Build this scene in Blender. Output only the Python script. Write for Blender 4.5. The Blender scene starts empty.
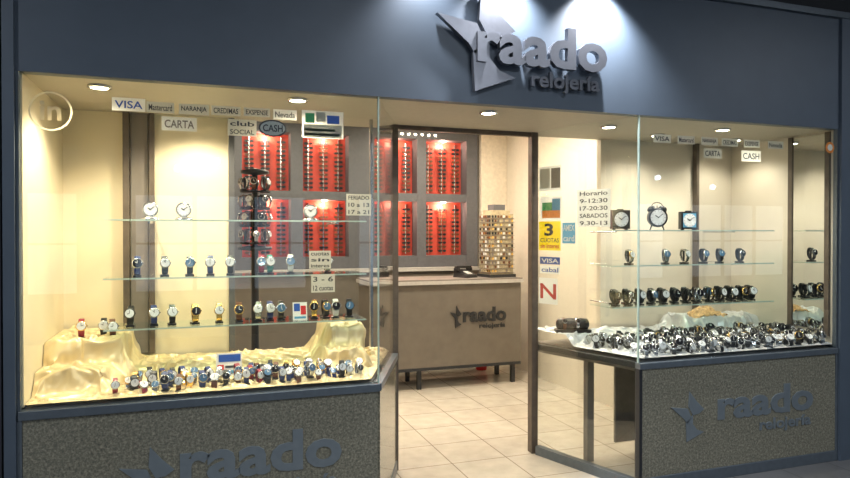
import bpy, math, random
from mathutils import Vector, Matrix, noise
from mathutils.bvhtree import BVHTree
random.seed(7)
scene = bpy.context.scene
col = scene.collection

# ------------------------------------------------------------ materials
def mat(name, color, rough=0.5, metal=0.0, var=0.08, nscale=30, bump=0.0, emis=None, estr=0.0, spec=0.5, sheen=0.0, coat=0.0):
    m = bpy.data.materials.new(name); m.use_nodes = True
    nt = m.node_tree; b = nt.nodes["Principled BSDF"]
    b.inputs["Roughness"].default_value = rough
    b.inputs["Metallic"].default_value = metal
    b.inputs["Specular IOR Level"].default_value = spec
    b.inputs["Sheen Weight"].default_value = sheen
    b.inputs["Coat Weight"].default_value = coat
    tc = nt.nodes.new("ShaderNodeTexCoord")
    n = nt.nodes.new("ShaderNodeTexNoise"); n.inputs["Scale"].default_value = nscale; n.inputs["Detail"].default_value = 4
    nt.links.new(tc.outputs["Object"], n.inputs["Vector"])
    r = nt.nodes.new("ShaderNodeValToRGB")
    c = color
    r.color_ramp.elements[0].position = 0.3; r.color_ramp.elements[1].position = 0.7
    r.color_ramp.elements[0].color = (c[0]*(1-var), c[1]*(1-var), c[2]*(1-var), 1)
    r.color_ramp.elements[1].color = (min(1, c[0]*(1+var)), min(1, c[1]*(1+var)), min(1, c[2]*(1+var)), 1)
    nt.links.new(n.outputs["Fac"], r.inputs["Fac"])
    nt.links.new(r.outputs["Color"], b.inputs["Base Color"])
    if bump > 0:
        bp = nt.nodes.new("ShaderNodeBump"); bp.inputs["Strength"].default_value = bump; bp.inputs["Distance"].default_value = 0.01
        nt.links.new(n.outputs["Fac"], bp.inputs["Height"]); nt.links.new(bp.outputs["Normal"], b.inputs["Normal"])
    if emis:
        b.inputs["Emission Color"].default_value = (*emis, 1); b.inputs["Emission Strength"].default_value = estr
    return m

def sheet_mat(name, color, trans=0.5):
    m = bpy.data.materials.new(name); m.use_nodes = True
    nt = m.node_tree; nt.nodes.clear()
    o = nt.nodes.new("ShaderNodeOutputMaterial"); mx = nt.nodes.new("ShaderNodeMixShader"); mx.inputs[0].default_value = trans
    d = nt.nodes.new("ShaderNodeBsdfDiffuse"); t = nt.nodes.new("ShaderNodeBsdfTranslucent")
    n = nt.nodes.new("ShaderNodeTexNoise"); n.inputs["Scale"].default_value = 40
    r = nt.nodes.new("ShaderNodeValToRGB"); r.color_ramp.elements[0].color = (*[c*0.94 for c in color], 1); r.color_ramp.elements[1].color = (*color, 1)
    nt.links.new(n.outputs["Fac"], r.inputs["Fac"])
    nt.links.new(r.outputs["Color"], d.inputs[0]); nt.links.new(r.outputs["Color"], t.inputs[0])
    nt.links.new(d.outputs[0], mx.inputs[1]); nt.links.new(t.outputs[0], mx.inputs[2]); nt.links.new(mx.outputs[0], o.inputs[0])
    return m

def glass_mat(name, tint=(0.97, 0.99, 0.98), base=0.04):
    m = bpy.data.materials.new(name); m.use_nodes = True
    nt = m.node_tree; nt.nodes.clear()
    o = nt.nodes.new("ShaderNodeOutputMaterial"); mx = nt.nodes.new("ShaderNodeMixShader")
    t = nt.nodes.new("ShaderNodeBsdfTransparent"); t.inputs[0].default_value = (*tint, 1)
    g = nt.nodes.new("ShaderNodeBsdfGlossy"); g.inputs["Roughness"].default_value = 0.0
    g.inputs["Color"].default_value = (1, 1, 1, 1)
    lw = nt.nodes.new("ShaderNodeLayerWeight"); lw.inputs["Blend"].default_value = 0.5
    p = nt.nodes.new("ShaderNodeMath"); p.operation = 'POWER'; p.inputs[1].default_value = 5
    a = nt.nodes.new("ShaderNodeMath"); a.operation = 'MULTIPLY_ADD'; a.inputs[1].default_value = 0.9; a.inputs[2].default_value = base
    nt.links.new(lw.outputs["Facing"], p.inputs[0]); nt.links.new(p.outputs[0], a.inputs[0])
    nt.links.new(a.outputs[0], mx.inputs[0]); nt.links.new(t.outputs[0], mx.inputs[1]); nt.links.new(g.outputs[0], mx.inputs[2])
    nt.links.new(mx.outputs[0], o.inputs[0])
    return m

def granite_mat(name):
    m = bpy.data.materials.new(name); m.use_nodes = True
    nt = m.node_tree; b = nt.nodes["Principled BSDF"]
    b.inputs["Roughness"].default_value = 0.10
    tc = nt.nodes.new("ShaderNodeTexCoord")
    n = nt.nodes.new("ShaderNodeTexNoise"); n.inputs["Scale"].default_value = 75; n.inputs["Detail"].default_value = 8; n.inputs["Roughness"].default_value = 0.7
    v = nt.nodes.new("ShaderNodeTexVoronoi"); v.inputs["Scale"].default_value = 130
    nt.links.new(tc.outputs["Object"], n.inputs["Vector"]); nt.links.new(tc.outputs["Object"], v.inputs["Vector"])
    mx = nt.nodes.new("ShaderNodeMath"); mx.operation = 'MULTIPLY_ADD'; mx.inputs[1].default_value = 0.2
    nt.links.new(v.outputs["Distance"], mx.inputs[0]); nt.links.new(n.outputs["Fac"], mx.inputs[2])
    r = nt.nodes.new("ShaderNodeValToRGB"); e = r.color_ramp.elements
    e[0].position = 0.38; e[0].color = (0.085, 0.085, 0.072, 1)
    e[1].position = 0.84; e[1].color = (0.38, 0.35, 0.26, 1)
    k = e.new(0.58); k.color = (0.18, 0.172, 0.13, 1)
    nt.links.new(mx.outputs[0], r.inputs["Fac"]); nt.links.new(r.outputs["Color"], b.inputs["Base Color"])
    return m

def tile_mat(name, c1, c2, mortar, w, rough, rot=0.0):
    m = bpy.data.materials.new(name); m.use_nodes = True
    nt = m.node_tree; b = nt.nodes["Principled BSDF"]; b.inputs["Roughness"].default_value = rough
    tc = nt.nodes.new("ShaderNodeTexCoord"); mp = nt.nodes.new("ShaderNodeMapping")
    mp.inputs["Rotation"].default_value = (0, 0, rot)
    br = nt.nodes.new("ShaderNodeTexBrick"); br.offset = 0.0
    br.inputs["Scale"].default_value = 1; br.inputs["Brick Width"].default_value = w; br.inputs["Row Height"].default_value = w
    br.inputs["Mortar Size"].default_value = 0.004; br.inputs["Color1"].default_value = (*c1, 1); br.inputs["Color2"].default_value = (*c2, 1)
    br.inputs["Mortar"].default_value = (*mortar, 1)
    n = nt.nodes.new("ShaderNodeTexNoise"); n.inputs["Scale"].default_value = 9; n.inputs["Detail"].default_value = 6
    mx = nt.nodes.new("ShaderNodeMixRGB"); mx.blend_type = 'MULTIPLY'; mx.inputs[0].default_value = 0.35
    nt.links.new(tc.outputs["Object"], mp.inputs[0]); nt.links.new(mp.outputs[0], br.inputs["Vector"]); nt.links.new(tc.outputs["Object"], n.inputs["Vector"])
    nt.links.new(br.outputs["Color"], mx.inputs[1]); nt.links.new(n.outputs["Fac"], mx.inputs[2])
    nt.links.new(mx.outputs[0], b.inputs["Base Color"])
    return m

SLATE = mat("slate_blue_paint", (0.076, 0.100, 0.132), 0.5, var=0.05, nscale=6)
SLATE_TR = mat("blue_metal_trim", (0.13, 0.155, 0.18), 0.35, 0.4)
DARKM = mat("dark_metal", (0.03, 0.032, 0.036), 0.4, 0.3)
BLACK = mat("black_plastic", (0.012, 0.012, 0.014), 0.35)
BLACKWALL = mat("dark_wall_paint", (0.02, 0.022, 0.026), 0.8)
CREAM = mat("cream_wall_paint", (0.74, 0.65, 0.47), 0.7, var=0.04, nscale=5, bump=0.03)
CREAM2 = mat("pale_wall_paint", (0.62, 0.56, 0.46), 0.7, var=0.04, nscale=5, bump=0.03)
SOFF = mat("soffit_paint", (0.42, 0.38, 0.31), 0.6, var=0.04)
TAUPE = mat("taupe_laminate", (0.19, 0.165, 0.145), 0.45, var=0.12, nscale=14)
BROWNP = mat("brown_post_wood", (0.11, 0.085, 0.065), 0.4, var=0.2, nscale=20)
COUNT = mat("counter_laminate", (0.15, 0.13, 0.105), 0.4, var=0.07, nscale=12)
COUNTTOP = mat("counter_top_edge", (0.45, 0.43, 0.40), 0.3)
GREYF = mat("grey_display_frame", (0.095, 0.095, 0.105), 0.5)
RED = mat("red_niche_panel", (0.55, 0.06, 0.035), 0.55, var=0.2, nscale=8)
SILVER = mat("brushed_silver", (0.62, 0.63, 0.65), 0.25, 1.0, var=0.05)
LOGO = mat("brushed_steel_letters", (0.20, 0.21, 0.24), 0.34, 0.75, var=0.05)
LOGO2 = mat("steel_inlay_letters", (0.24, 0.28, 0.31), 0.30, 0.5, var=0.05)
GOLDM = mat("gold_metal", (0.85, 0.58, 0.22), 0.25, 1.0, var=0.05)
GOLDC = mat("gold_satin", (0.76, 0.62, 0.36), 0.32, 0.25, var=0.06, nscale=5, sheen=0.2)
GREYC = mat("silver_satin", (0.66, 0.66, 0.67), 0.32, 0.2, var=0.06, nscale=5, sheen=0.2)
LEOP = mat("tan_cloth", (0.60, 0.38, 0.18), 0.6, var=0.4, nscale=70)
GLASS = glass_mat("window_glass", base=0.055)
SHG = glass_mat("shelf_glass", (0.90, 0.97, 0.94), 0.06)
EDGE = mat("glass_edge", (0.42, 0.55, 0.50), 0.15)
MIRROR = mat("mirror", (0.75, 0.75, 0.72), 0.02, 1.0, var=0.01)
WHITE = mat("white_plastic", (0.80, 0.80, 0.78), 0.6, var=0.02)
PAPER = sheet_mat("white_paper", (0.85, 0.85, 0.82), 0.5)
FROST = sheet_mat("frosted_vinyl", (0.60, 0.60, 0.55), 0.5)
INK = mat("dark_ink", (0.03, 0.035, 0.05), 0.6)
BLUE = mat("blue_ink", (0.02, 0.09, 0.42), 0.5)
LBLUE = sheet_mat("light_blue_print", (0.15, 0.42, 0.65), 0.3)
REDI = mat("red_ink", (0.62, 0.02, 0.02), 0.5)
YEL = sheet_mat("yellow_print", (0.95, 0.72, 0.03), 0.4)
GREEN = mat("green_print", (0.05, 0.35, 0.12), 0.5)
ORANGE = mat("orange_print", (0.8, 0.25, 0.03), 0.5)
DIALW = mat("white_dial", (0.75, 0.76, 0.78), 0.25, coat=0.5)
DIALB = mat("black_dial", (0.015, 0.015, 0.02), 0.15, coat=0.5)
DIALBL = mat("blue_dial", (0.08, 0.17, 0.30), 0.2, coat=0.5)
S_NAVY = mat("navy_strap", (0.02, 0.04, 0.16), 0.5)
S_BROWN = mat("brown_strap", (0.14, 0.05, 0.02), 0.5)
S_RED = mat("red_strap", (0.28, 0.02, 0.04), 0.5)
S_WHITE = mat("white_strap", (0.7, 0.7, 0.68), 0.5)
S_GREEN = mat("teal_strap", (0.03, 0.2, 0.17), 0.5)
GRAN = granite_mat("speckled_granite")
FLOORM = tile_mat("cream_floor_tile", (0.68, 0.62, 0.53), (0.62, 0.56, 0.47), (0.32, 0.27, 0.21), 0.40, 0.18)
OUTF = tile_mat("grey_floor_tile", (0.16, 0.16, 0.16), (0.13, 0.13, 0.13), (0.05, 0.05, 0.05), 0.40, 0.3)
LAMPW = mat("warm_lamp", (1, 0.9, 0.7), 0.5, emis=(1, 0.88, 0.66), estr=26)
LAMPC = mat("cool_lamp", (1, 1, 1), 0.5, emis=(0.75, 0.88, 1), estr=12)
GLAREGLOW = mat("glare_panel_glow", (0.3, 0.35, 0.4), 0.4, emis=(0.6, 0.78, 1.0), estr=0.55, var=0.3, nscale=3)  # glow of the added panels opposite, for glare on the glass
TOWER = mat("tan_board", (0.40, 0.34, 0.22), 0.5, var=0.2)

# ------------------------------------------------------------ mesh builder
class MB:
    def __init__(s): s.v = []; s.f = []; s.m = []; s.sm = []; s.mats = []
    def mi(s, m):
        if m not in s.mats: s.mats.append(m)
        return s.mats.index(m)
    def add(s, vs, fs, m, M=None, smooth=False):
        o = len(s.v); k = s.mi(m)
        for v in vs:
            v = Vector(v)
            if M is not None: v = M @ v
            s.v.append(v)
        for f in fs:
            s.f.append([i+o for i in f]); s.m.append(k); s.sm.append(smooth)
    def box(s, x0, x1, y0, y1, z0, z1, m, M=None):
        vs = [(x0,y0,z0),(x1,y0,z0),(x1,y1,z0),(x0,y1,z0),(x0,y0,z1),(x1,y0,z1),(x1,y1,z1),(x0,y1,z1)]
        fs = [(0,3,2,1),(4,5,6,7),(0,1,5,4),(1,2,6,5),(2,3,7,6),(3,0,4,7)]
        s.add(vs, fs, m, M)
    def quad(s, x0, x1, y, z0, z1, m, M=None):
        s.add([(x0,y,z0),(x1,y,z0),(x1,y,z1),(x0,y,z1)], [(0,1,2,3)], m, M)
    def lathe(s, prof, m, M=None, seg=20, smooth=True):
        vs = []; fs = []
        for r, z in prof:
            for i in range(seg):
                a = 2*math.pi*i/seg; vs.append((r*math.cos(a), r*math.sin(a), z))
        for j in range(len(prof)-1):
            for i in range(seg):
                a = j*seg+i; b = j*seg+(i+1) % seg
                fs.append((a, b, b+seg, a+seg))
        s.add(vs, fs, m, M, smooth)
        n = len(prof)-1
        if prof[0][0] > 1e-5: s.add(vs[:seg], [tuple(reversed(range(seg)))], m, M)
        if prof[n][0] > 1e-5: s.add(vs[n*seg:], [tuple(range(seg))], m, M)
    def cyl(s, p0, p1, r0, m, r1=None, seg=14, M=None):
        p0 = Vector(p0); p1 = Vector(p1); d = p1-p0
        q = d.to_track_quat('Z', 'Y').to_matrix().to_4x4()
        T = Matrix.Translation(p0) @ q
        if M is not None: T = M @ T
        s.lathe([(r0, 0), (r0 if r1 is None else r1, d.length)], m, T, seg)
    def prism(s, poly, y0, y1, m, M=None):
        n = len(poly)
        vs = [(x, y0, z) for x, z in poly]+[(x, y1, z) for x, z in poly]
        fs = [tuple(range(n)), tuple(reversed(range(n, 2*n)))]
        for i in range(n):
            j = (i+1) % n; fs.append((j, i, i+n, j+n))
        s.add(vs, fs, m, M)
    def text(s, body, x0, x1, z0, z1, y, depth, m, M=None, off=0.012):
        cu = bpy.data.curves.new("t", 'FONT'); cu.body = body; cu.size = 1
        cu.extrude = 0.05; cu.offset = off; cu.resolution_u = 3
        ob = bpy.data.objects.new("t", cu); col.objects.link(ob)
        bpy.context.view_layer.update()
        me = bpy.data.meshes.new_from_object(ob.evaluated_get(bpy.context.evaluated_depsgraph_get()))
        vs = [v.co.copy() for v in me.vertices]; fs = [tuple(p.vertices) for p in me.polygons]
        bpy.data.objects.remove(ob); bpy.data.curves.remove(cu); bpy.data.meshes.remove(me)
        ax = min(v.x for v in vs); bx = max(v.x for v in vs); ay = min(v.y for v in vs); by = max(v.y for v in vs)
        out = []
        for v in vs:
            out.append((x0+(v.x-ax)/(bx-ax)*(x1-x0), y-(v.z+0.05)/0.1*depth, z0+(v.y-ay)/(by-ay)*(z1-z0)))
        s.add(out, fs, m, M)
    def make(s, name, bevel=0, parent=None):
        me = bpy.data.meshes.new(name)
        me.from_pydata([tuple(v) for v in s.v], [], s.f)
        for m in s.mats: me.materials.append(m)
        me.polygons.foreach_set("material_index", s.m)
        me.polygons.foreach_set("use_smooth", s.sm)
        me.update()
        ob = bpy.data.objects.new(name, me); col.objects.link(ob)
        if bevel:
            b = ob.modifiers.new("bevel", 'BEVEL'); b.width = bevel; b.segments = 2; b.limit_method = 'ANGLE'
        if parent: ob.parent = parent
        return ob

T = Matrix.Translation
def RZ(a): return Matrix.Rotation(a, 4, 'Z')
def RX(a): return Matrix.Rotation(a, 4, 'X')

HZ = 2.255   # header underside
SZ = 0.78   # display sill

# ------------------------------------------------------------ satin cloths (simulated drape over risers)
def riser_h(x, y, boxes, w=0.065):
    r = 0
    for (x0, x1, y0, y1, h) in boxes:
        dx = max(x0-x, x-x1, 0); dy = max(y0-y, y-y1, 0)
        ww = w*(1+0.5*noise.noise(Vector((x*9, y*9, 2))))
        r = max(r, h*max(0, 1-math.hypot(dx, dy)/ww))
    return r
def ridge(x, y, z): return 1-min(1, abs(noise.noise(Vector((x, y, z))))*2.2)
def fold(x, y, k=1.0):
    wx = x+0.10*noise.noise(Vector((x*4, y*4, 11))); wy = y+0.10*noise.noise(Vector((x*4, y*4, 23)))
    return 0.020*ridge(wx*6*k, wy*9*k, 3.1)**3+0.014*ridge((wx+wy)*10*k, (wx-wy)*5*k, 7.7)**3
def drape(name, xa, xb, ya, yb, boxes, m, nx, ny, grow=0.10, seed=0.0):
    vs = []; fs = []
    for j in range(ny+1):
        y = ya+(yb-ya)*j/ny; x0 = xa(y); x1 = xb(y)
        for i in range(nx+1):
            x = x0+(x1-x0)*i/nx
            e = min(1, min(i, nx-i, j, ny-j)/4)
            z = SZ+0.012+riser_h(x, y, boxes)+e*(0.008+fold(x+seed, y)*1.4+0.006*noise.noise(Vector((x*20, y*20, seed+4))))
            vs.append((x, y, z))
    for j in range(ny):
        for i in range(nx):
            a = j*(nx+1)+i; fs.append((a, a+1, a+nx+2, a+nx+1))
    me = bpy.data.meshes.new(name); me.from_pydata(vs, [], fs); me.update()
    try:
        cols = []
        for (x0, x1, y0, y1, h) in list(boxes)+[(-2, 6, -0.5, 2.0, -0.001)]:
            q = MB(); q.box(x0, x1, y0, y1, SZ-0.2, SZ+max(h, 0.0), WHITE); o = q.make("tmpcol"); 
            o.modifiers.new("c", 'COLLISION'); o.collision.thickness_outer = 0.004; o.collision.cloth_friction = 12; cols.append(o)
        ob = bpy.data.objects.new("tmpcloth", me.copy()); col.objects.link(ob)
        vg = ob.vertex_groups.new(name="pin")
        pins = [j*(nx+1)+i for j in range(ny+1) for i in range(nx+1) if i in (0, nx) or j in (0, ny)]
        vg.add(pins, 1.0, 'REPLACE')
        cm = ob.modifiers.new("cl", 'CLOTH'); st = cm.settings
        st.quality = 5; st.mass = 0.25; st.tension_stiffness = 20; st.compression_stiffness = 20; st.shear_stiffness = 8; st.bending_stiffness = 0.2
        st.air_damping = 1.5; st.tension_damping = 8; st.compression_damping = 8
        st.vertex_group_mass = "pin"; st.shrink_min = -grow
        cm.collision_settings.distance_min = 0.004; cm.collision_settings.collision_quality = 2; cm.collision_settings.use_self_collision = False
        cm.point_cache.frame_start = 1; cm.point_cache.frame_end = 40
        for f in range(1, 29): scene.frame_set(f)
        dg = bpy.context.evaluated_depsgraph_get()
        ev = ob.evaluated_get(dg); r = bpy.data.meshes.new_from_object(ev)
        zs = [v.co.z for v in r.vertices]
        mv = max((a.co-Vector(b)).length for a, b in zip(r.vertices, vs))
        print("cloth", name, min(zs), max(zs), "moved", mv)
        if len(r.vertices) == len(vs) and 0.002 < mv < 0.4 and min(zs) > 0.5:
            me = r
        bpy.data.objects.remove(ob)
        for o in cols: bpy.data.objects.remove(o)
        scene.frame_set(1)
    except Exception as e:
        print("cloth sim failed", e)
    for v in me.vertices:
        v.co.z = max(v.co.z, SZ-0.002)
        v.co.y = max(v.co.y, 0.02)
        lo = xa(v.co.y); hi = xb(v.co.y); v.co.x = min(max(v.co.x, lo), hi)
    me.materials.clear(); me.materials.append(m)
    for p in me.polygons: p.use_smooth = True; p.material_index = 0
    me.name = name
    o = bpy.data.objects.new(name, me); col.objects.link(o)
    sb = o.modifiers.new("sub", 'SUBSURF'); sb.levels = 1; sb.render_levels = 1
    bvh = BVHTree.FromPolygons([v.co.copy() for v in me.vertices], [tuple(p.vertices) for p in me.polygons])
    def h(x, y):
        hit = bvh.ray_cast(Vector((x, y, 2.0)), Vector((0, 0, -1)))
        return hit[0].z if hit[0] else SZ
    return h
LB = [(-0.8, -0.38, 0.42, 0.95, 0.21), (-0.8, -0.44, 0.22, 0.95, 0.10), (0.72, 0.91, 0.48, 0.95, 0.21), (0.68, 0.88, 0.36, 0.95, 0.10), (-0.4, 0.8, 0.60, 0.95, 0.03)]
RB = [(2.2, 4.2, 0.62, 0.95, 0.04), (3.40, 4.2, 0.66, 0.95, 0.12), (2.2, 2.56, 0.58, 0.95, 0.07)]
hl = drape("gold_satin_cloth", lambda y: -0.732, lambda y: min(0.83+0.415*y, 1.15), 0.02, 0.90, LB, GOLDC, 170, 82, 0.17, 0.0)
hr = drape("silver_satin_cloth", lambda y: max(2.535-0.339*y, 2.28), lambda y: 4.085, 0.02, 0.90, RB, GREYC, 150, 78, 0.22, 9.0)

# ------------------------------------------------------------ room shell
b = MB(); b.box(-0.8, 4.3, 0.0, 4.1, -0.05, 0, FLOORM); b.make("floor")
b = MB(); b.box(-5, 12, -7, 0.0, -0.05, 0, OUTF); b.make("floor_arcade")
b = MB(); b.box(-0.9, 4.3, 4.0, 4.1, 0, 2.8, CREAM2); b.make("wall_back")
b = MB(); b.box(-0.9, -0.8, 1.0, 4.0, 0, 2.8, CREAM2); b.make("wall_left")
b = MB(); b.box(3.45, 3.55, 1.0, 4.0, 0, 2.8, mat("side_wall_paint", (0.66, 0.60, 0.50), 0.7, var=0.03)); b.make("wall_right")
b = MB(); b.box(-0.9, 4.3, 0.86, 4.1, 2.8, 2.86, CREAM2); b.make("ceiling")
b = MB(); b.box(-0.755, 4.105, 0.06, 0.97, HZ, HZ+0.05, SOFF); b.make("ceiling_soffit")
b = MB(); b.box(-0.76, 4.12, 0.86, 0.96, HZ+0.05, 2.8, CREAM2); b.make("wall_over_soffit")
b = MB(); b.box(-0.755, 4.105, 0.0, 0.06, HZ, 3.0, SLATE); b.make("wall_header")
b = MB()
b.box(-0.9, 4.3, -0.03, 0.06, 3.0, 3.04, SLATE_TR); b.box(-5, 8, -0.01, 0.06, 3.04, 3.4, BLACKWALL); b.make("trim_header")
b = MB(); b.box(-0.80, -0.755, -0.02, 1.0, 0, 3.0, SLATE); b.make("wall_pillar_left")
b = MB(); b.box(4.105, 4.23, -0.02, 1.0, 0, 3.0, SLATE); b.make("wall_pillar_right")
b = MB(); b.box(-5, -0.81, -0.01, 0.1, 0, 3.04, BLACKWALL); b.make("wall_neighbour_left")
b = MB(); b.box(4.235, 8, -0.01, 0.1, 0, 3.04, BLACKWALL); b.make("wall_neighbour_right")
b = MB(); b.box(-5, 12, -7, 0.06, 3.4, 3.45, BLACKWALL); b.make("ceiling_arcade")
b = MB(); b.box(-5, 12, -7.1, -7, 0, 3.4, mat("far_wall_paint", (0.10, 0.11, 0.13), 0.7)); b.make("wall_opposite")
b = MB(); b.box(-0.75, 0.17, 0.93, 0.98, 0, HZ, CREAM); b.make("wall_display_left_back")
b = MB(); b.box(-0.755, -0.735, 0.03, 0.93, SZ, HZ, CREAM); b.make("wall_display_left_side")
b = MB(); b.box(2.85, 4.09, 0.93, 0.98, 0.72, HZ, CREAM2); b.make("wall_display_right_back")
b = MB(); b.box(4.09, 4.105, 0.03, 0.98, SZ, HZ, CREAM2); b.make("wall_display_right_side")
b = MB(); b.box(3.12, 3.45, 3.72, 4.0, 0, 2.8, mat("pillar_paint", (0.7, 0.62, 0.5), 0.6)); b.make("wall_pillar_interior", 0.005)
b = MB(); b.box(-0.735, 0.87, 0.0, 0.03, 0.07, SZ-0.05, GRAN)
b.box(-0.755, 0.88, -0.005, 0.04, 0, 0.07, SLATE_TR); b.box(-0.755, -0.735, -0.005, 0.04, 0.07, SZ-0.05, SLATE_TR); b.make("wall_base_left", 0.003)
b = MB(); b.box(2.51, 4.085, 0.0, 0.03, 0.07, SZ-0.05, GRAN)
b.box(2.488, 4.105, -0.005, 0.04, 0, 0.07, SLATE_TR); b.box(4.085, 4.105, -0.005, 0.04, 0.07, SZ-0.05, SLATE_TR)
b.box(2.488, 2.51, -0.005, 0.04, 0.07, SZ-0.05, DARKM); b.make("wall_base_right", 0.003)
ML = T((0.88, 0, 0)) @ RZ(math.atan2(0.82, 0.34)); LL = math.hypot(0.82, 0.34)
MR = T((2.21, 0.82, 0)) @ RZ(math.atan2(-0.82, 0.278)); LR = math.hypot(0.82, 0.278)
b = MB(); b.box(0.02, LL-0.04, -0.0, 0.03, 0.07, SZ-0.05, GRAN, ML); b.box(0, LL-0.03, -0.005, 0.035, 0, 0.07, SLATE_TR, ML); b.make("wall_base_angled", 0.003)
b = MB(); b.box(-0.75, 0.88, -0.012, 0.04, SZ-0.05, SZ-0.01, SLATE_TR); b.box(0, LL-0.03, -0.01, 0.035, SZ-0.05, SZ-0.01, SLATE_TR, ML); b.make("trim_sill_left", 0.003)
b = MB(); b.box(2.488, 4.10, -0.012, 0.04, SZ-0.05, SZ-0.012, SLATE_TR)
b.box(0.04, LR, 0.02, 0.06, SZ-0.05, SZ-0.012, DARKM, MR); b.make("trim_sill_right", 0.003)
def plat(poly, z0, z1, m):
    q = MB(); n = len(poly)
    vs = [(x, y, z0) for x, y in poly]+[(x, y, z1) for x, y in poly]
    fs = [tuple(reversed(range(n))), tuple(range(n, 2*n))]+[(i, (i+1) % n, (i+1) % n+n, i+n) for i in range(n)]
    q.add(vs, fs, m); return q
q = plat([(-0.735, 0.045), (0.85, 0.045), (1.15, 0.78), (1.15, 0.92), (-0.735, 0.92)], 0.70, SZ-0.01, TAUPE)
for (px, py) in [(0.3, 0.85), (1.0, 0.85), (-0.6, 0.85), (-0.6, 0.12), (0.7, 0.12)]: q.box(px-0.02, px+0.02, py-0.02, py+0.02, 0, 0.70, TAUPE)
q.make("display_platform")
q = plat([(2.55, 0.045), (4.085, 0.045), (4.085, 0.92), (2.30, 0.92), (2.30, 0.82)], 0.70, SZ-0.012, TAUPE)
for (px, py) in [(2.50, 0.55), (3.9, 0.85), (3.5, 0.4), (2.75, 0.2)]: q.box(px-0.025, px+0.025, py-0.025, py+0.025, 0, 0.70, TAUPE)
q.box(2.75, 4.08, 0.60, 0.62, 0.08, 0.70, TAUPE)
q.make("display_platform")

# ------------------------------------------------------------ windows / glass
b = MB(); b.box(-0.745, 0.876, 0.008, 0.014, SZ-0.01, HZ, GLASS)
b.box(-0.753, -0.742, 0.0, 0.03, SZ-0.01, HZ, SLATE_TR); b.box(0.874, 0.880, 0.004, 0.018, SZ-0.01, HZ, EDGE); b.make("window_1")
b = MB(); b.box(0.006, LL-0.04, 0.008, 0.014, SZ-0.01, HZ, GLASS, ML); b.make("window_2")
b = MB(); b.box(2.494, 4.10, 0.008, 0.014, SZ-0.01, HZ, GLASS); b.box(2.486, 2.492, 0.004, 0.018, SZ-0.01, HZ, EDGE); b.box(4.092, 4.103, 0, 0.03, SZ-0.01, HZ, SLATE_TR); b.make("window_3")
b = MB(); b.box(0.045, LR-0.006, 0.008, 0.014, 0.06, HZ, GLASS, MR); b.box(0.045, LR-0.01, -0.01, 0.035, 0, 0.06, SLATE_TR, MR); b.make("window_4")
b = MB()
b.box(1.185, 1.225, 0.80, 0.86, 0, HZ, BROWNP); b.box(2.20, 2.25, 0.80, 0.86, 0, HZ, BROWNP)
b.box(1.225, 2.20, 0.81, 0.85, HZ-0.03, HZ, BROWNP); b.make("door_1", 0.003)

# ------------------------------------------------------------ logo signs
def bird(q, ox, oz, sx, sz, y0, y1, m):
    for poly in ([(0,72),(30,46),(36,36),(46,48),(38,66)], [(42,100),(40,70),(50,52),(64,54),(76,62),(58,80)], [(34,38),(50,52),(50,34),(60,22),(76,16),(36,0)]):
        q.prism([(ox+u*sx, oz+v*sz) for u, v in poly], y0, y1, m)
b = MB()
b.text("raado", 1.405, 2.215, 2.465, 2.70, -0.03, 0.035, LOGO, off=0.03)
b.text("relojería", 1.74, 2.18, 2.335, 2.45, -0.02, 0.022, LOGO, off=0.025)
bird(b, 1.18, 2.31, 0.0060, 0.0055, -0.05, -0.018, LOGO)
for x in (1.45, 1.7, 1.95, 2.18): b.cyl((x, 0.0, 2.52), (x, -0.032, 2.52), 0.006, DARKM)
for x in (1.85, 2.1): b.cyl((x, 0.0, 2.38), (x, -0.022, 2.38), 0.005, DARKM)
for x, z in ((1.35, 2.62), (1.50, 2.72), (1.5, 2.40)): b.cyl((x, 0, z), (x, -0.02, z), 0.006, DARKM)
b.make("shop_sign")
b = MB(); b.text("raado", -0.09, 0.68, 0.37, 0.575, 0.0, 0.006, LOGO2, off=0.03); bird(b, -0.35, 0.25, 0.0031, 0.0031, -0.006, 0.0, LOGO2)
b.text("relojería", 0.25, 0.66, 0.24, 0.34, 0.0, 0.006, LOGO2, off=0.02); b.make("panel_sign")
b = MB(); b.text("raado", 3.08, 3.88, 0.37, 0.56, 0.0, 0.006, LOGO2, off=0.03); bird(b, 2.72, 0.26, 0.0033, 0.0031, -0.006, 0.0, LOGO2)
b.text("relojería", 3.42, 3.86, 0.25, 0.345, 0.0, 0.006, LOGO2, off=0.02); b.make("panel_sign")

# ------------------------------------------------------------ glass shelves
def shelf(z, x0, x1, y0=0.36, y1=0.63):
    q = MB(); q.box(x0, x1, y0+0.003, y1, z-0.008, z, SHG); q.box(x0, x1, y0, y0+0.003, z-0.008, z, EDGE)
    for x in (x0+0.2, x1-0.12): q.cyl((x, y1-0.02, z-0.012), (x, 0.925, z-0.012), 0.005, SILVER)
    return q.make("glass_shelf")
LZ = (1.62, 1.32, 1.06); RZs = (1.57, 1.335, 1.06)
for z in LZ: shelf(z, -0.46, 0.90)
for z in RZs: shelf(z, 2.56, 3.93)
def post(x0, x1, y0, y1, m):
    b = MB(); b.box(x0, x1, y0, y1, SZ+0.06, HZ-0.001, m); b.make("display_post", 0.002)
post(-0.42, -0.385, 0.885, 0.928, BROWNP); post(-0.38, -0.285, 0.91, 0.928, TAUPE); post(-0.28, -0.25, 0.885, 0.928, BROWNP)
post(0.172, 0.205, 0.90, 0.95, GREYF); post(1.0, 1.018, 0.66, 0.69, SILVER); post(3.70, 3.725, 0.88, 0.928, BROWNP)
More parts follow.
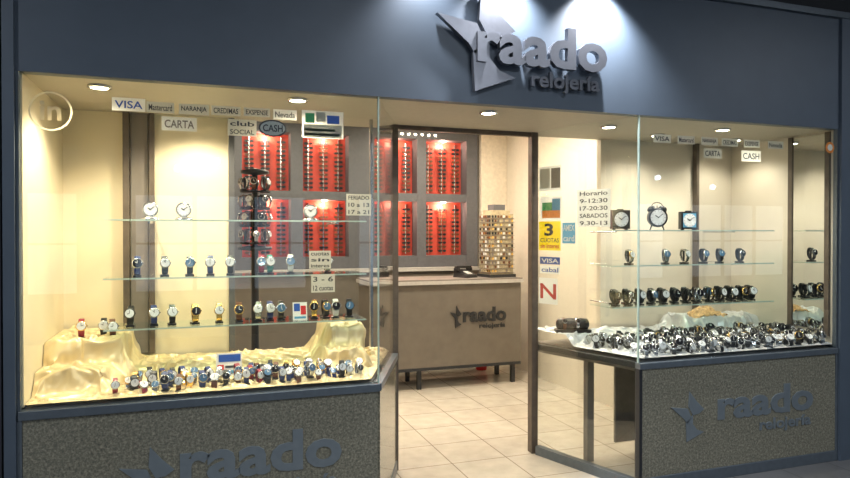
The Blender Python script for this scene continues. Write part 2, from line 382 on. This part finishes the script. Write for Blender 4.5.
b = MB(); b.box(4.080, 4.088, 0.08, 0.34, SZ+0.1, HZ-0.02, MIRROR); b.box(4.072, 4.089, 0.34, 0.375, SZ+0.06, HZ-0.01, BROWNP); b.box(4.072, 4.089, 0.045, 0.08, SZ+0.06, HZ-0.01, BROWNP); b.make("wall_mirror")

# ------------------------------------------------------------ watches
def watch(q, x, y, z, yaw=0, s=1.0, strap=BLACK, case=SILVER, dial=DIALW, tilt=0.22, lie=False, big=1.0):
    M = T((x, y, z)) @ RZ(yaw) @ Matrix.Scale(s, 4)
    if not lie:
        cz = 0.044; q.box(-0.015, 0.015, -0.018, 0.02, 0, 0.007, BLACK, M)
        q.box(-0.004, 0.004, 0.0, 0.008, 0.007, 0.07, BLACK, M)
    else: cz = 0.030
    Mw = M @ T((0, 0, cz)) @ RX(-tilt if not lie else -0.75)
    n = 16; ry, rz = 0.023, 0.037
    vs = []; fs = []
    for i in range(n):
        a = 2*math.pi*i/n
        w = 0.0115-0.003*(0.5+0.5*math.cos(a))
        for (k, sx) in ((1, -1), (1, 1), (0.86, 1), (0.86, -1)):
            vs.append((sx*w, ry*k*math.cos(a), rz*k*math.sin(a)))
    for i in range(n):
        j = (i+1) % n
        for c in range(4):
            d = (c+1) % 4; fs.append((i*4+c, j*4+c, j*4+d, i*4+d))
    q.add(vs, fs, strap, Mw)
    F = Mw @ T((0, -ry+0.003, 0.004)) @ RX(math.pi/2) @ Matrix.Scale(big, 4)
    R = 0.020
    q.lathe([(R*0.85, -0.001), (R, 0.002), (R, 0.006), (R*0.93, 0.0085), (R*0.8, 0.009)], case, F, 16)
    q.lathe([(0.0, 0.0094), (R*0.82, 0.0092)], dial, F, 16, False)
    hc = BLACK if dial is DIALW else WHITE
    q.box(-0.0009, 0.0009, 0, 0.012, 0.0095, 0.0102, hc, F)
    a = random.uniform(0, 6.28); q.box(-0.001, 0.001, 0, 0.009, 0.0095, 0.0102, hc, F @ RZ(a))
    q.box(R, R+0.003, -0.002, 0.002, 0.002, 0.006, case, F)
straps = [BLACK, BLACK, S_NAVY, S_BROWN, SILVER, S_RED, S_WHITE, GOLDM, S_GREEN, BLACK]
dials = [DIALW, DIALW, DIALB, DIALBL]
def rw(q, x, y, z, pal=straps, dp=dials, **k):
    st = random.choice(pal); cs = GOLDM if st is GOLDM or random.random() < 0.12 else SILVER
    if st is BLACK and random.random() < 0.35: cs = BLACK
    yaw = k.pop('yaw', None)
    watch(q, x, y, z, random.uniform(-0.25, 0.45) if yaw is None else yaw, k.pop('s', random.uniform(1.05, 1.2)), st, cs, random.choice(dp), **k)

q = MB()
for x, st, dl in ((-0.307, S_NAVY, DIALB), (-0.176, BLACK, DIALW), (-0.051, BLACK, DIALBL), (0.056, S_NAVY, DIALW), (0.16, BLACK, DIALW), (0.325, S_RED, DIALBL), (0.37, S_GREEN, DIALW), (0.484, S_WHITE, DIALBL), (0.69, SILVER, DIALW)):
    watch(q, x, 0.46, LZ[1], random.uniform(-.1, .3), 1.35, st, SILVER, dl)
q.make("wristwatch_row")
q = MB()
for x in (-0.34, -0.23, -0.14, -0.025, 0.1, 0.205, 0.31, 0.37, 0.43, 0.62, 0.68, 0.74, 0.82): rw(q, x, 0.46, LZ[2], s=1.35)
q.make("wristwatch_row")
q = MB()
for x, y in ((-0.58, 0.52), (-0.48, 0.56), (-0.43, 0.47)): rw(q, x, y, hl(x, y)-0.003, [S_BROWN, S_RED, BLACK], s=1.3)
for yy, x0, x1, n in ((0.10, -0.36, 0.80, 23), (0.18, -0.33, 0.80, 23), (0.26, -0.28, 0.60, 18)):
    for i in range(n):
        x = x0+(x1-x0)*(i+random.uniform(-.3, .3))/(n-1); y = yy+random.uniform(-.02, .02)
        if yy > 0.23 and 0.05 < x < 0.24: continue
        rw(q, x, y, hl(x, y)-0.004, [BLACK, S_BROWN, S_RED, GOLDM, SILVER, SILVER, BLACK, S_NAVY], s=random.uniform(0.95, 1.15), lie=random.random() < .45)
q.make("wristwatch_display")
q = MB()
for x in (2.77, 3.07, 3.235, 3.40, 3.545, 3.73): rw(q, x, 0.48, RZs[1], [BLACK, BLACK, SILVER], s=1.3)
q.make("wristwatch_row")
q = MB()
for i in range(26):
    x = 2.64+i*0.049; rw(q, x, 0.45+0.08*(i % 2)+random.uniform(-.01, .01), RZs[2], [BLACK, BLACK, BLACK, BLACK, SILVER], [DIALB, DIALB, DIALB, DIALW, DIALBL], s=1.3, big=1.15)
q.make("wristwatch_row")
q = MB()
for r in range(6):
    yy = 0.07+r*0.085; n = 35-r
    xa = 2.60-0.25*yy; xb = 4.05
    for i in range(n):
        x = xa+(xb-xa)*(i+random.uniform(-.4, .4))/(n-1); y = yy+random.uniform(-.02, .035)
        x = min(4.05, x)
        rw(q, x, y, hr(x, y)-0.004, [SILVER, SILVER, SILVER, BLACK, BLACK, BLACK], [DIALW, DIALB, DIALB, DIALB], s=random.uniform(1.0, 1.25), lie=random.random() < .6, big=1.15, yaw=random.uniform(-0.7, 0.7))
q.make("wristwatch_display")

# ------------------------------------------------------------ clocks
def clockface(q, M, r, dial=DIALW, hand=BLACK):
    q.lathe([(0, 0.0), (r, 0.0005)], dial, M, 28, False)
    for i in range(12):
        q.box(-0.0015, 0.0015, r*0.8, r*0.92, 0.0005, 0.0015, hand, M @ RZ(i*math.pi/6))
    q.box(-0.002, 0.002, -0.005, r*0.75, 0.0015, 0.0025, hand, M @ RZ(-0.9)); q.box(-0.0028, 0.0028, -0.005, r*0.5, 0.0015, 0.0025, hand, M @ RZ(1.0))
def sq_clock(x, y, z, w, blue, yaw=-0.25):
    q = MB(); M = T((x, y, z)) @ RZ(yaw)
    q.box(-w/2, w/2, 0, 0.045, 0.008, 0.008+w*1.02, BLACK, M)
    q.box(-w/2+0.012, w/2-0.012, -0.003, 0.001, 0.020, w*1.02-0.004, LBLUE if blue else BLACK, M)
    clockface(q, M @ T((0, -0.0035, 0.008+w*0.51)) @ RX(math.pi/2), w*0.39, DIALW)
    for sx in (-1, 1): q.box(sx*w*0.35-0.008, sx*w*0.35+0.008, 0.01, 0.035, 0, 0.01, BLACK, M)
    q.box(-0.02, 0.02, 0.012, 0.03, 0.008+w*1.02, 0.016+w*1.02, BLACK, M)
    return q.make("alarm_clock", 0.0015)
sq_clock(2.70, 0.47, RZs[0], 0.125, False); sq_clock(3.27, 0.47, RZs[0], 0.12, True)
q = MB(); M = T((3.01, 0.48, RZs[0])) @ RZ(-0.3); r = 0.066; cz = r+0.022
F = M @ T((0, 0.02, cz)) @ RX(math.pi/2)
q.lathe([(r*0.8, -0.025), (r, -0.018), (r, 0.018), (r*1.03, 0.022), (r*0.9, 0.024)], BLACK, F, 28); clockface(q, F @ T((0, 0, 0.0245)), r*0.82, DIALW)
for sx in (-1, 1):
    q.cyl((sx*0.035, 0.02, cz-0.05), (sx*0.05, 0.02, 0.0), 0.006, BLACK, 0.004, M=M)
    q.lathe([(0.03, 0), (0.028, 0.012), (0.018, 0.022), (0, 0.026)], BLACK, M @ T((sx*0.038, 0.02, cz+0.056)) @ Matrix.Rotation(sx*0.6, 4, 'Y'), 16)
q.cyl((0, 0.02, cz+0.06), (0, 0.02, cz+0.085), 0.004, SILVER, M=M)
for i in range(8):
    a0 = math.pi*i/8; a1 = math.pi*(i+1)/8
    q.cyl((0.04*math.cos(a0), 0.02, cz+0.075+0.03*math.sin(a0)), (0.04*math.cos(a1), 0.02, cz+0.075+0.03*math.sin(a1)), 0.003, BLACK, seg=8, M=M)
q.make("twin_bell_alarm_clock")
for x in (-0.245, -0.08, 0.60):
    q = MB(); M = T((x, 0.47, LZ[0])) @ RZ(0.0); r = 0.040
    q.lathe([(0.044, 0), (0.046, 0.006), (0.03, 0.014), (0.012, 0.02)], SILVER, M @ Matrix.Diagonal((1, 0.6, 1, 1)), 20)
    F = M @ T((0, 0.01, 0.055)) @ RX(math.pi/2)
    q.lathe([(r*0.8, -0.012), (r, -0.008), (r, 0.010), (r*0.9, 0.014)], SILVER, F, 24); clockface(q, F @ T((0, 0, 0.0145)), r*0.80)
    q.make("table_clock")

# ------------------------------------------------------------ cards, stickers
def card(name, x0, x1, z0, z1, y=0.016, M=None, base=None, txt=None, tm=INK, extra=None, th=0):
    q = MB(); base = base or PAPER
    if th: q.box(x0, x1, y, y+th, z0, z1, base, M)
    else: q.quad(x0, x1, y, z0, z1, base, M)
    w = x1-x0; h = z1-z0
    if txt:
        n = len(txt)
        for i, t in enumerate(txt):
            a = z1-h*(i+0.80)/n; c = z1-h*(i+0.22)/n
            q.text(t, x0+w*0.08, x1-w*0.08, a, c, y-0.0002, 0.0006, tm, M, off=0.015)
    if extra:
        for (a, b2, c, d, mm) in extra: q.box(x0+w*a, x0+w*b2, y-0.001, y-0.0002, z0+h*c, z0+h*d, mm, M)
    return q.make(name)
YG = 0.017
card("card_sticker", -0.375, -0.235, 2.11, 2.17, YG, txt=["VISA"], tm=BLUE)
card("card_sticker", -0.23, -0.11, 2.11, 2.16, YG, base=FROST, txt=["Mastercard"])
card("card_sticker", -0.09, 0.045, 2.11, 2.16, YG, base=FROST, txt=["NARANJA"])
card("card_sticker", 0.055, 0.19, 2.115, 2.16, YG, base=FROST, txt=["CREDIMAS"])
card("card_sticker", 0.205, 0.33, 2.118, 2.16, YG, base=FROST, txt=["EXSPENSE"])
card("card_sticker", 0.345, 0.46, 2.11, 2.16, YG, txt=["Nevada"])
card("card_sticker", -0.165, -0.01, 2.03, 2.095, YG, txt=["CARTA"], tm=TAUPE)
card("card_sticker", 0.13, 0.265, 2.02, 2.10, YG, base=FROST, txt=["club", "SOCIAL"])
q = MB(); q.lathe([(0.0, 0), (0.068, 0.0005)], INK, T((0.342, YG, 2.065)) @ RX(math.pi/2) @ Matrix.Diagonal((1, 0.62, 1, 1)), 24, False)
q.lathe([(0.0, 0), (0.060, 0.0005)], PAPER, T((0.342, YG-0.002, 2.065)) @ RX(math.pi/2) @ Matrix.Diagonal((1, 0.58, 1, 1)), 24, False)
q.text("CASH", 0.295, 0.39, 2.048, 2.082, YG-0.003, 0.001, INK); q.make("card_sticker")
card("card_sticker", 0.485, 0.695, 2.027, 2.165, YG, extra=[(0.04, 0.96, 0.03, 0.5, FROST), (0.06, 0.9, 0.1, 0.18, GREEN), (0.06, 0.8, 0.26, 0.34, GREEN), (0.08, 0.3, 0.55, 0.9, GREEN), (0.34, 0.56, 0.6, 0.95, FROST), (0.6, 0.9, 0.55, 0.85, BLUE)])
q = MB(); seg = 32; vs = []; fs = []
VINYL = sheet_mat("pale_vinyl", (0.72, 0.66, 0.52), 0.5)
for i in range(seg):
    a = 2*math.pi*i/seg
    for r_ in (0.079, 0.087): vs.append((-0.622+r_*math.cos(a), YG, 2.09+r_*math.sin(a)))
for i in range(seg): j = (i+1) % seg; fs.append((2*i, 2*i+1, 2*j+1, 2*j))
q.add(vs, fs, VINYL); q.text("in", -0.665, -0.58, 2.05, 2.135, YG+0.001, 0.0005, VINYL, off=0.02); q.make("round_sticker")
card("notice_sheet", 0.71, 0.84, 1.64, 1.75, YG, base=FROST, txt=["FERIADO", "10 a 13", "17 a 21"])
card("notice_sheet", 0.52, 0.63, 1.37, 1.46, YG, base=FROST, txt=["cuotas", "sin", "interes"])
card("notice_sheet", 0.53, 0.65, 1.25, 1.34, YG, base=FROST, txt=["3 - 6", "12 cuotas"])
for i, (a, t) in enumerate(((2.60, "VISA"), (2.78, "Mastercard"), (2.96, "NARANJA"), (3.12, "CREDIMAS"), (3.30, "EXSPENSE"), (3.50, "Nevada"))):
    card("card_sticker", a, a+0.13, 2.10, 2.15, YG, base=FROST, txt=[t])
card("card_sticker", 2.98, 3.12, 2.02, 2.08, YG, base=FROST, txt=["CARTA"]); card("card_sticker", 3.28, 3.44, 2.01, 2.08, YG, base=FROST, txt=["CASH"])
q = MB(); q.lathe([(0.038, 0), (0.038, 0.002)], ORANGE, T((4.045, YG+0.002, 2.13)) @ RX(math.pi/2), 24); q.lathe([(0.022, 0), (0.022, 0.001)], WHITE, T((4.045, YG, 2.13)) @ RX(math.pi/2), 24); q.make("round_sticker")
YM = 0.018
card("poster", 0.05, 0.25, 1.84, 2.01, YM, MR, extra=[(0.05, 0.5, 0.1, 0.9, FROST), (0.55, 0.95, 0.1, 0.9, TAUPE)])
card("poster", 0.06, 0.26, 1.64, 1.80, YM, MR, extra=[(0.1, 0.9, 0.08, 0.4, ORANGE), (0.1, 0.55, 0.4, 0.75, GREEN), (0.55, 0.9, 0.4, 0.9, LBLUE)])
q = MB(); q.quad(0.05, 0.245, YM, 1.43, 1.63, YEL, MR); q.text("3", 0.10, 0.18, 1.53, 1.615, YM-0.0002, 0.0006, INK, MR, off=0.03); q.text("CUOTAS", 0.065, 0.23, 1.485, 1.515, YM-0.0002, 0.0006, INK, MR); q.text("sin interes", 0.065, 0.23, 1.445, 1.475, YM-0.0002, 0.0006, REDI, MR); q.make("poster")
card("poster", 0.06, 0.24, 1.335, 1.385, YM, MR, BLUE, txt=["VISA"], tm=WHITE)
card("poster", 0.06, 0.24, 1.27, 1.325, YM, MR, txt=["cabal"], tm=BLUE)
card("poster", 0.05, 0.22, 1.06, 1.24, YM, MR, txt=["N"], tm=REDI)
card("poster", 0.26, 0.37, 1.48, 1.62, YM, MR, LBLUE, txt=["AMEX", "card"], tm=WHITE)
card("opening_hours_sign", 0.385, 0.645, 1.59, 1.83, YM, MR, txt=["Horario", "9-12:30", "17-20:30", "SABADOS", "9.30-13"])
def stand_card(x0, x1, y, z, h, bits):
    q = MB(); M = T((x0, y, z)) @ RX(-0.2); w = x1-x0
    q.box(0, w, 0, 0.003, 0, h, WHITE, M); q.box(w*0.4, w*0.6, 0.003, 0.035, 0, 0.004, WHITE, M)
    for a, b2, c, d, mm in bits: q.box(w*a, w*b2, -0.001, 0, h*c, h*d, mm, M)
    q.make("price_card")
stand_card(0.08, 0.21, 0.29, max(hl(0.08, .29), hl(0.14, 0.29), hl(.21, .29)), 0.12, [(0.1, 0.95, 0.62, 0.93, BLUE), (0.05, 0.3, 0.1, 0.5, REDI), (0.35, 0.95, 0.1, 0.25, LBLUE), (0.35, 0.8, 0.35, 0.45, INK)])
stand_card(0.495, 0.575, 0.43, LZ[2], 0.10, [(0.08, 0.5, 0.5, 0.93, BLUE), (0.55, 0.92, 0.3, 0.8, REDI), (0.1, 0.9, 0.08, 0.2, LBLUE)])

# ------------------------------------------------------------ shop interior
q = MB()
niX = [(.42, .92), (1.05, 1.55), (1.84, 2.34), (2.45, 2.95)]; niZ = [(1.29, 1.91), (2.0, 2.62)]
q.box(0.25, 3.09, 3.96, 3.99, 1.15, 2.72, GREYF)
for a, c in ((.25, .42), (.92, 1.05), (1.55, 1.84), (2.34, 2.45), (2.95, 3.09)): q.box(a, c, 3.76, 3.96, 1.15, 2.72, GREYF)
for a, c in ((1.15, 1.29), (1.91, 2.0), (2.62, 2.72)): q.box(0.25, 3.085, 3.765, 3.96, a, c, GREYF)
for x0, x1 in niX:
    for z0, z1 in niZ: q.box(x0, x1, 3.95, 3.962, z0, z1, RED)
q.box(0.22, 3.09, 3.70, 3.99, 0.0, 1.15, COUNT)
q.box(0.22, 3.09, 3.66, 3.99, 1.12, 1.16, COUNTTOP)
for k in range(6): q.box(2.15+k*0.08, 2.17+k*0.08, 3.755, 3.765, 2.66, 2.675, LAMPW)
for x0, x1 in niX:
    for z0, z1 in niZ:
        q.lathe([(0, -0.012), (0.022, -0.01), (0.03, 0)], LAMPW, T(((x0+x1)/2, 3.87, z1)), 16)
cab = q.make("display_cabinet", 0)
q = MB()
for x0, x1 in niX:
    for z0, z1 in niZ:
        for c in range(3):
            xc = x0+(x1-x0)*(c+0.5)/3
            q.box(xc-0.006, xc+0.006, 3.935, 3.95, z0+0.02, z1-0.03, SILVER)
            for r in range(11):
                zc = z0+0.05+r*(z1-z0-0.1)/10.8
                mm = random.choice([BLACK, BLACK, S_BROWN, S_BROWN, DARKM])
                for sx in (-1, 1):
                    q.lathe([(0.022, 0), (0.022, 0.008)], mm, T((xc+sx*0.027, 3.915, zc)) @ RX(math.pi/2) @ Matrix.Diagonal((1, 0.66, 1, 1)), 10, False)
                    q.box(xc+sx*0.049-0.002, xc+sx*0.049+0.002, 3.91, 3.95, zc+0.006, zc+0.011, mm)
                q.box(xc-0.010, xc+0.010, 3.908, 3.914, zc+0.004, zc+0.010, mm)
q.make("eyeglasses_rack", parent=cab)

q = MB()
q.box(1.55, 3.15, 2.79, 3.30, 0.19, 1.04, COUNT); q.box(1.53, 3.17, 2.76, 3.33, 1.04, 1.075, COUNTTOP); q.box(1.54, 3.16, 2.77, 3.32, 1.075, 1.088, TAUPE)
for x in (1.60, 2.05, 3.08): 
    for y in (2.84, 3.22): q.box(x-0.02, x+0.02, y-0.02, y+0.02, 0, 0.19, DARKM)
q.box(1.55, 3.15, 2.785, 2.79, 0.19, 0.22, DARKM)
q.text("raado", 2.50, 2.98, 0.65, 0.80, 2.79, 0.012, DARKM, off=0.03); q.text("relojería", 2.68, 2.97, 0.57, 0.635, 2.79, 0.006, DARKM, off=0.02)
bird(q, 2.36, 0.60, 0.0016, 0.0022, 2.775, 2.79, DARKM)
q.make("shop_counter")
q = MB(); M = T((2.97, 3.0, 1.088)) @ RZ(0.15)
q.box(-0.16, 0.16, -0.13, 0.13, 0, 0.03, DARKM, M); q.box(-0.14, 0.14, -0.11, 0.11, 0.03, 0.66, TOWER, M)
for r in range(14):
    q.box(-0.15, 0.15, -0.12, 0.12, 0.045+r*0.0435, 0.049+r*0.0435, TAUPE, M)
    for c in range(8):
        x = -0.122+c*0.035
        mm = random.choice([S_WHITE, S_BROWN, BLACK, TOWER, GOLDM, TOWER, TAUPE])
        q.box(x-0.010, x+0.010, -0.118, -0.11, 0.055+r*0.0435, 0.080+r*0.0435, mm, M)
        if c < 6:
            y = -0.09+c*0.036; q.box(-0.148, -0.14, y-0.011, y+0.011, 0.055+r*0.0435, 0.08+r*0.0435, mm, M)
q.box(-0.11, 0.11, -0.09, 0.09, 0.66, 0.70, TOWER, M); q.box(-0.07, 0.07, -0.06, 0.06, 0.70, 0.76, GREYF, M)
q.make("watch_strap_tower", 0.001)
q = MB(); M = T((2.62, 3.0, 1.088)) @ RZ(0.4)
q.add([(-.09,-.09,0),(.09,-.09,0),(.09,.1,0),(-.09,.1,0),(-.08,-.08,.03),(.08,-.08,.03),(.08,.09,.085),(-.08,.09,.085)], [(0,3,2,1),(4,5,6,7),(0,1,5,4),(1,2,6,5),(2,3,7,6),(3,0,4,7)], BLACK, M)
q.box(-0.11, 0.11, 0.02, 0.06, 0.095, 0.12, BLACK, M); q.box(-0.115, -0.065, 0.015, 0.065, 0.07, 0.10, BLACK, M); q.box(0.065, 0.115, 0.015, 0.065, 0.07, 0.10, BLACK, M)
for i in range(3):
    for j in range(4): q.box(-0.03+i*0.025, -0.012+i*0.025, -0.06+j*0.02, -0.046+j*0.02, 0.036+j*0.0065, 0.046+j*0.0065, S_WHITE, M)
q.make("desk_telephone", 0.004)
q = MB(); q.lathe([(0.06, 0), (0.085, 0.18), (0.09, 0.185), (0.08, 0.17), (0.055, 0.01)], REDI, T((3.02, 3.5, 0)), 24); q.make("red_waste_bin")
q = MB(); M = T((0.38, 1.6, 0))
q.lathe([(0.2, 0), (0.2, 0.03), (0.03, 0.05), (0.025, 1.42), (0.12, 1.43), (0.12, 1.45), (0.02, 1.46), (0.02, 1.97), (0.10, 1.98), (0.10, 2.0), (0.0, 2.02)], DARKM, M, 20)
for k in range(4):
    z = 1.48+k*0.125
    q.lathe([(0.0, z-0.012), (0.105, z-0.012), (0.105, z-0.004), (0, z-0.004)], BLACK, M, 20)
    for j in range(6):
        a = j*2*math.pi/6-1.57+k*0.3
        watch(q, 0.38+0.085*math.cos(a), 1.6+0.085*math.sin(a), z-0.004, a+math.pi/2, 1.25, random.choice([BLACK, SILVER, S_BROWN]), SILVER, random.choice([DIALW, DIALB]))
q.make("watch_carousel")
q = MB(); hx, hy = 2.44, 0.66; hz = hr(hx, hy)-0.002
M = T((hx, hy, hz)) @ RZ(-0.35)
q.box(-0.12, 0.12, -0.05, 0.05, 0, 0.02, BLACK, M)
q.lathe([(0.0, -0.115), (0.02, -0.112), (0.038, -0.10), (0.042, -0.06), (0.042, 0.06), (0.038, 0.10), (0.02, 0.112), (0.0, 0.115)], BLACK, M @ T((0, 0, 0.055)) @ Matrix.Rotation(math.pi/2, 4, 'Y'), 20)
for sx in (-0.06, 0.03):
    q.lathe([(0.044, -0.011), (0.046, -0.008), (0.046, 0.008), (0.044, 0.011)], SILVER if sx > 0 else S_BROWN, M @ T((sx, 0, 0.055)) @ Matrix.Rotation(math.pi/2, 4, 'Y'), 20)
    q.lathe([(0.018, 0), (0.02, 0.004), (0.016, 0.009)], SILVER, M @ T((sx, -0.038, 0.078)) @ RX(0.95), 16)
    q.lathe([(0, 0.0095), (0.0155, 0.0093)], DIALB, M @ T((sx, -0.038, 0.078)) @ RX(0.95), 16, False)
q.make("watch_cushion")
q = MB(); vs = []; fs = []; nx, ny = 60, 40
for j in range(ny+1):
    for i in range(nx+1):
        x = 3.50+0.30*i/nx; y = 0.66+0.2*j/ny
        bx = max(0, 1-abs(i/nx-0.5)*2.2)*max(0, 1-abs(j/ny-0.5)*2.2)
        vs.append((x, y, hr(x, y)+0.006+0.05*min(1, bx*2)+0.012*noise.noise(Vector((x*25, y*25, 0)))))
for j in range(ny):
    for i in range(nx): a = j*(nx+1)+i; fs.append((a, a+1, a+nx+2, a+nx+1))
q.add(vs, fs, LEOP, None, True); q.make("tan_cloth")

# ------------------------------------------------------------ lights
def spot(name, loc, tgt, power, color, size=110, blend=0.6, rad=0.04):
    l = bpy.data.lights.new(name, 'SPOT'); l.energy = power; l.color = color; l.spot_size = math.radians(size); l.spot_blend = blend; l.shadow_soft_size = rad
    o = bpy.data.objects.new(name, l); col.objects.link(o); o.location = loc
    o.rotation_euler = (Vector(tgt)-Vector(loc)).to_track_quat('-Z', 'Y').to_euler(); return o
def downlight(x, y, z, power, color, lm=LAMPW, tgt=None, size=140):
    q = MB(); M = T((x, y, z-0.014))
    q.lathe([(0.052, 0.014), (0.054, 0.004), (0.046, 0.0), (0.040, 0.006)], SILVER, M, 24)
    q.lathe([(0.0, 0.002), (0.040, 0.0025)], lm, M, 20, False)
    q.make("recessed_downlight")
    spot("downlight_lamp", (x, y, z-0.02), tgt or (x, y+0.12, 0), power, color, size)
W = (1.0, 0.85, 0.60); N = (1.0, 0.91, 0.75)
downlight(-0.45, 0.20, HZ, 68, W); downlight(0.49, 0.20, HZ, 58, W); downlight(0.0, 0.62, HZ, 54, W)
downlight(1.59, 0.20, HZ, 26, W)
downlight(2.55, 0.40, HZ, 28, N); downlight(3.35, 0.25, HZ, 52, N); downlight(3.8, 0.6, HZ, 22, N); downlight(3.1, 0.6, HZ, 24, N)
def area(name, loc, sx, sy, power, color, rot=(0, 0, 0)):
    l = bpy.data.lights.new(name, 'AREA'); l.shape = 'RECTANGLE'; l.size = sx; l.size_y = sy; l.energy = power; l.color = color
    o = bpy.data.objects.new(name, l); col.objects.link(o); o.location = loc; o.rotation_euler = rot; return o
for (x, y, p) in ((1.2, 2.0, 22), (2.6, 2.0, 36), (2.3, 3.0, 10), (0.6, 3.0, 10)):
    q = MB(); q.box(x-0.3, x+0.3, y-0.15, y+0.15, 2.765, 2.80, SILVER); q.box(x-0.28, x+0.28, y-0.13, y+0.13, 2.76, 2.766, LAMPW); q.make("ceiling_light")
    area("ceiling_light_lamp", (x, y, 2.75), 0.56, 0.26, p, (1, 0.89, 0.72))
for x0, x1 in niX:
    for z0, z1 in niZ:
        l = bpy.data.lights.new("niche_lamp", 'POINT'); l.energy = 6.0; l.color = (1, 0.68, 0.5); l.shadow_soft_size = 0.02
        o = bpy.data.objects.new("niche_lamp", l); col.objects.link(o); o.location = ((x0+x1)/2, 3.87, z1-0.05)
def signspot(x, power):
    q = MB(); M = T((x, -0.16, 3.04))
    q.cyl((0, 0.16, 0.02), (0, 0, 0.02), 0.008, DARKM, M=M); q.lathe([(0.02, 0.05), (0.035, 0.03), (0.04, -0.03), (0.036, -0.03), (0.03, 0.0), (0, 0.0)], DARKM, M, 20); q.lathe([(0, -0.02), (0.034, -0.019)], LAMPC, M, 16, False); q.make("sign_spotlight")
    spot("sign_spotlight_lamp", (x, -0.14, 3.0), (x+0.01, 0.0, 2.6), power, (0.93, 0.95, 1.0), 105, 0.9, 0.02)
signspot(1.58, 120); signspot(2.18, 165); signspot(1.12, 30)
for (x, y) in ((-2.2, -2.0), (0.2, -4.6), (3.2, -4.6), (5.2, -2.2), (1.6, -2.4)):
    q = MB(); q.box(x-0.3, x+0.3, y-0.06, y+0.06, 3.36, 3.40, SILVER); q.box(x-0.28, x+0.28, y-0.05, y+0.05, 3.355, 3.362, LAMPC); q.make("arcade_ceiling_light")
    area("arcade_light_lamp", (x, y, 3.34), 0.56, 0.1, 40, (0.88, 0.93, 1.0))
# across the arcade: wall lamps, then glowing shopfronts added for glare in the panes
for (x, z) in ((-0.3, 2.5), (0.25, 2.62), (3.1, 2.66), (5.4, 2.5), (8.2, 2.6), (9.5, 2.45)):
    q = MB(); q.box(x-0.04, x+0.04, -6.99, -6.95, z-0.06, z+0.06, SILVER); q.lathe([(0.0, -0.05), (0.035, -0.035), (0.05, 0), (0.035, 0.035), (0, 0.05)], LAMPC, T((x, -6.90, z)), 16); q.make("wall_lamp")
for (x0, x1) in ((-3.6, -1.6), (-0.9, 1.6), (2.4, 4.6), (5.6, 8.4), (9.0, 11.4)):  # out-of-view glowing panels, added to lay haze on the window glass
    q = MB(); q.box(x0, x1, -6.995, -6.98, 0.7, 2.1, GLAREGLOW)
    for k in range(4):
        x = x0+(x1-x0)*k/3; q.box(x-0.03, x+0.03, -6.99, -6.95, 0.65, 2.15, DARKM)
    q.box(x0-0.03, x1+0.03, -6.99, -6.95, 2.1, 2.16, DARKM); q.box(x0-0.03, x1+0.03, -6.99, -6.95, 0.64, 0.7, DARKM); q.box(x0, x1, -6.985, -6.96, 1.38, 1.41, DARKM)
    q.make("glare_shopfront")

w = bpy.data.worlds.new("world"); scene.world = w; w.use_nodes = True
w.node_tree.nodes["Background"].inputs[0].default_value = (0.05, 0.06, 0.08, 1); w.node_tree.nodes["Background"].inputs[1].default_value = 0.5

# ------------------------------------------------------------ camera
cd = bpy.data.cameras.new("camera"); cam = bpy.data.objects.new("camera", cd); col.objects.link(cam)
cd.sensor_width = 36; cd.lens = 650/850*36; cd.clip_start = 0.05
cam.location = (0, -3.255, 1.55)
cam.rotation_euler = (math.radians(90-0.53), 0, -math.atan(0.347))
scene.camera = cam
scene.view_settings.view_transform = 'Standard'
scene.view_settings.exposure = 0.05
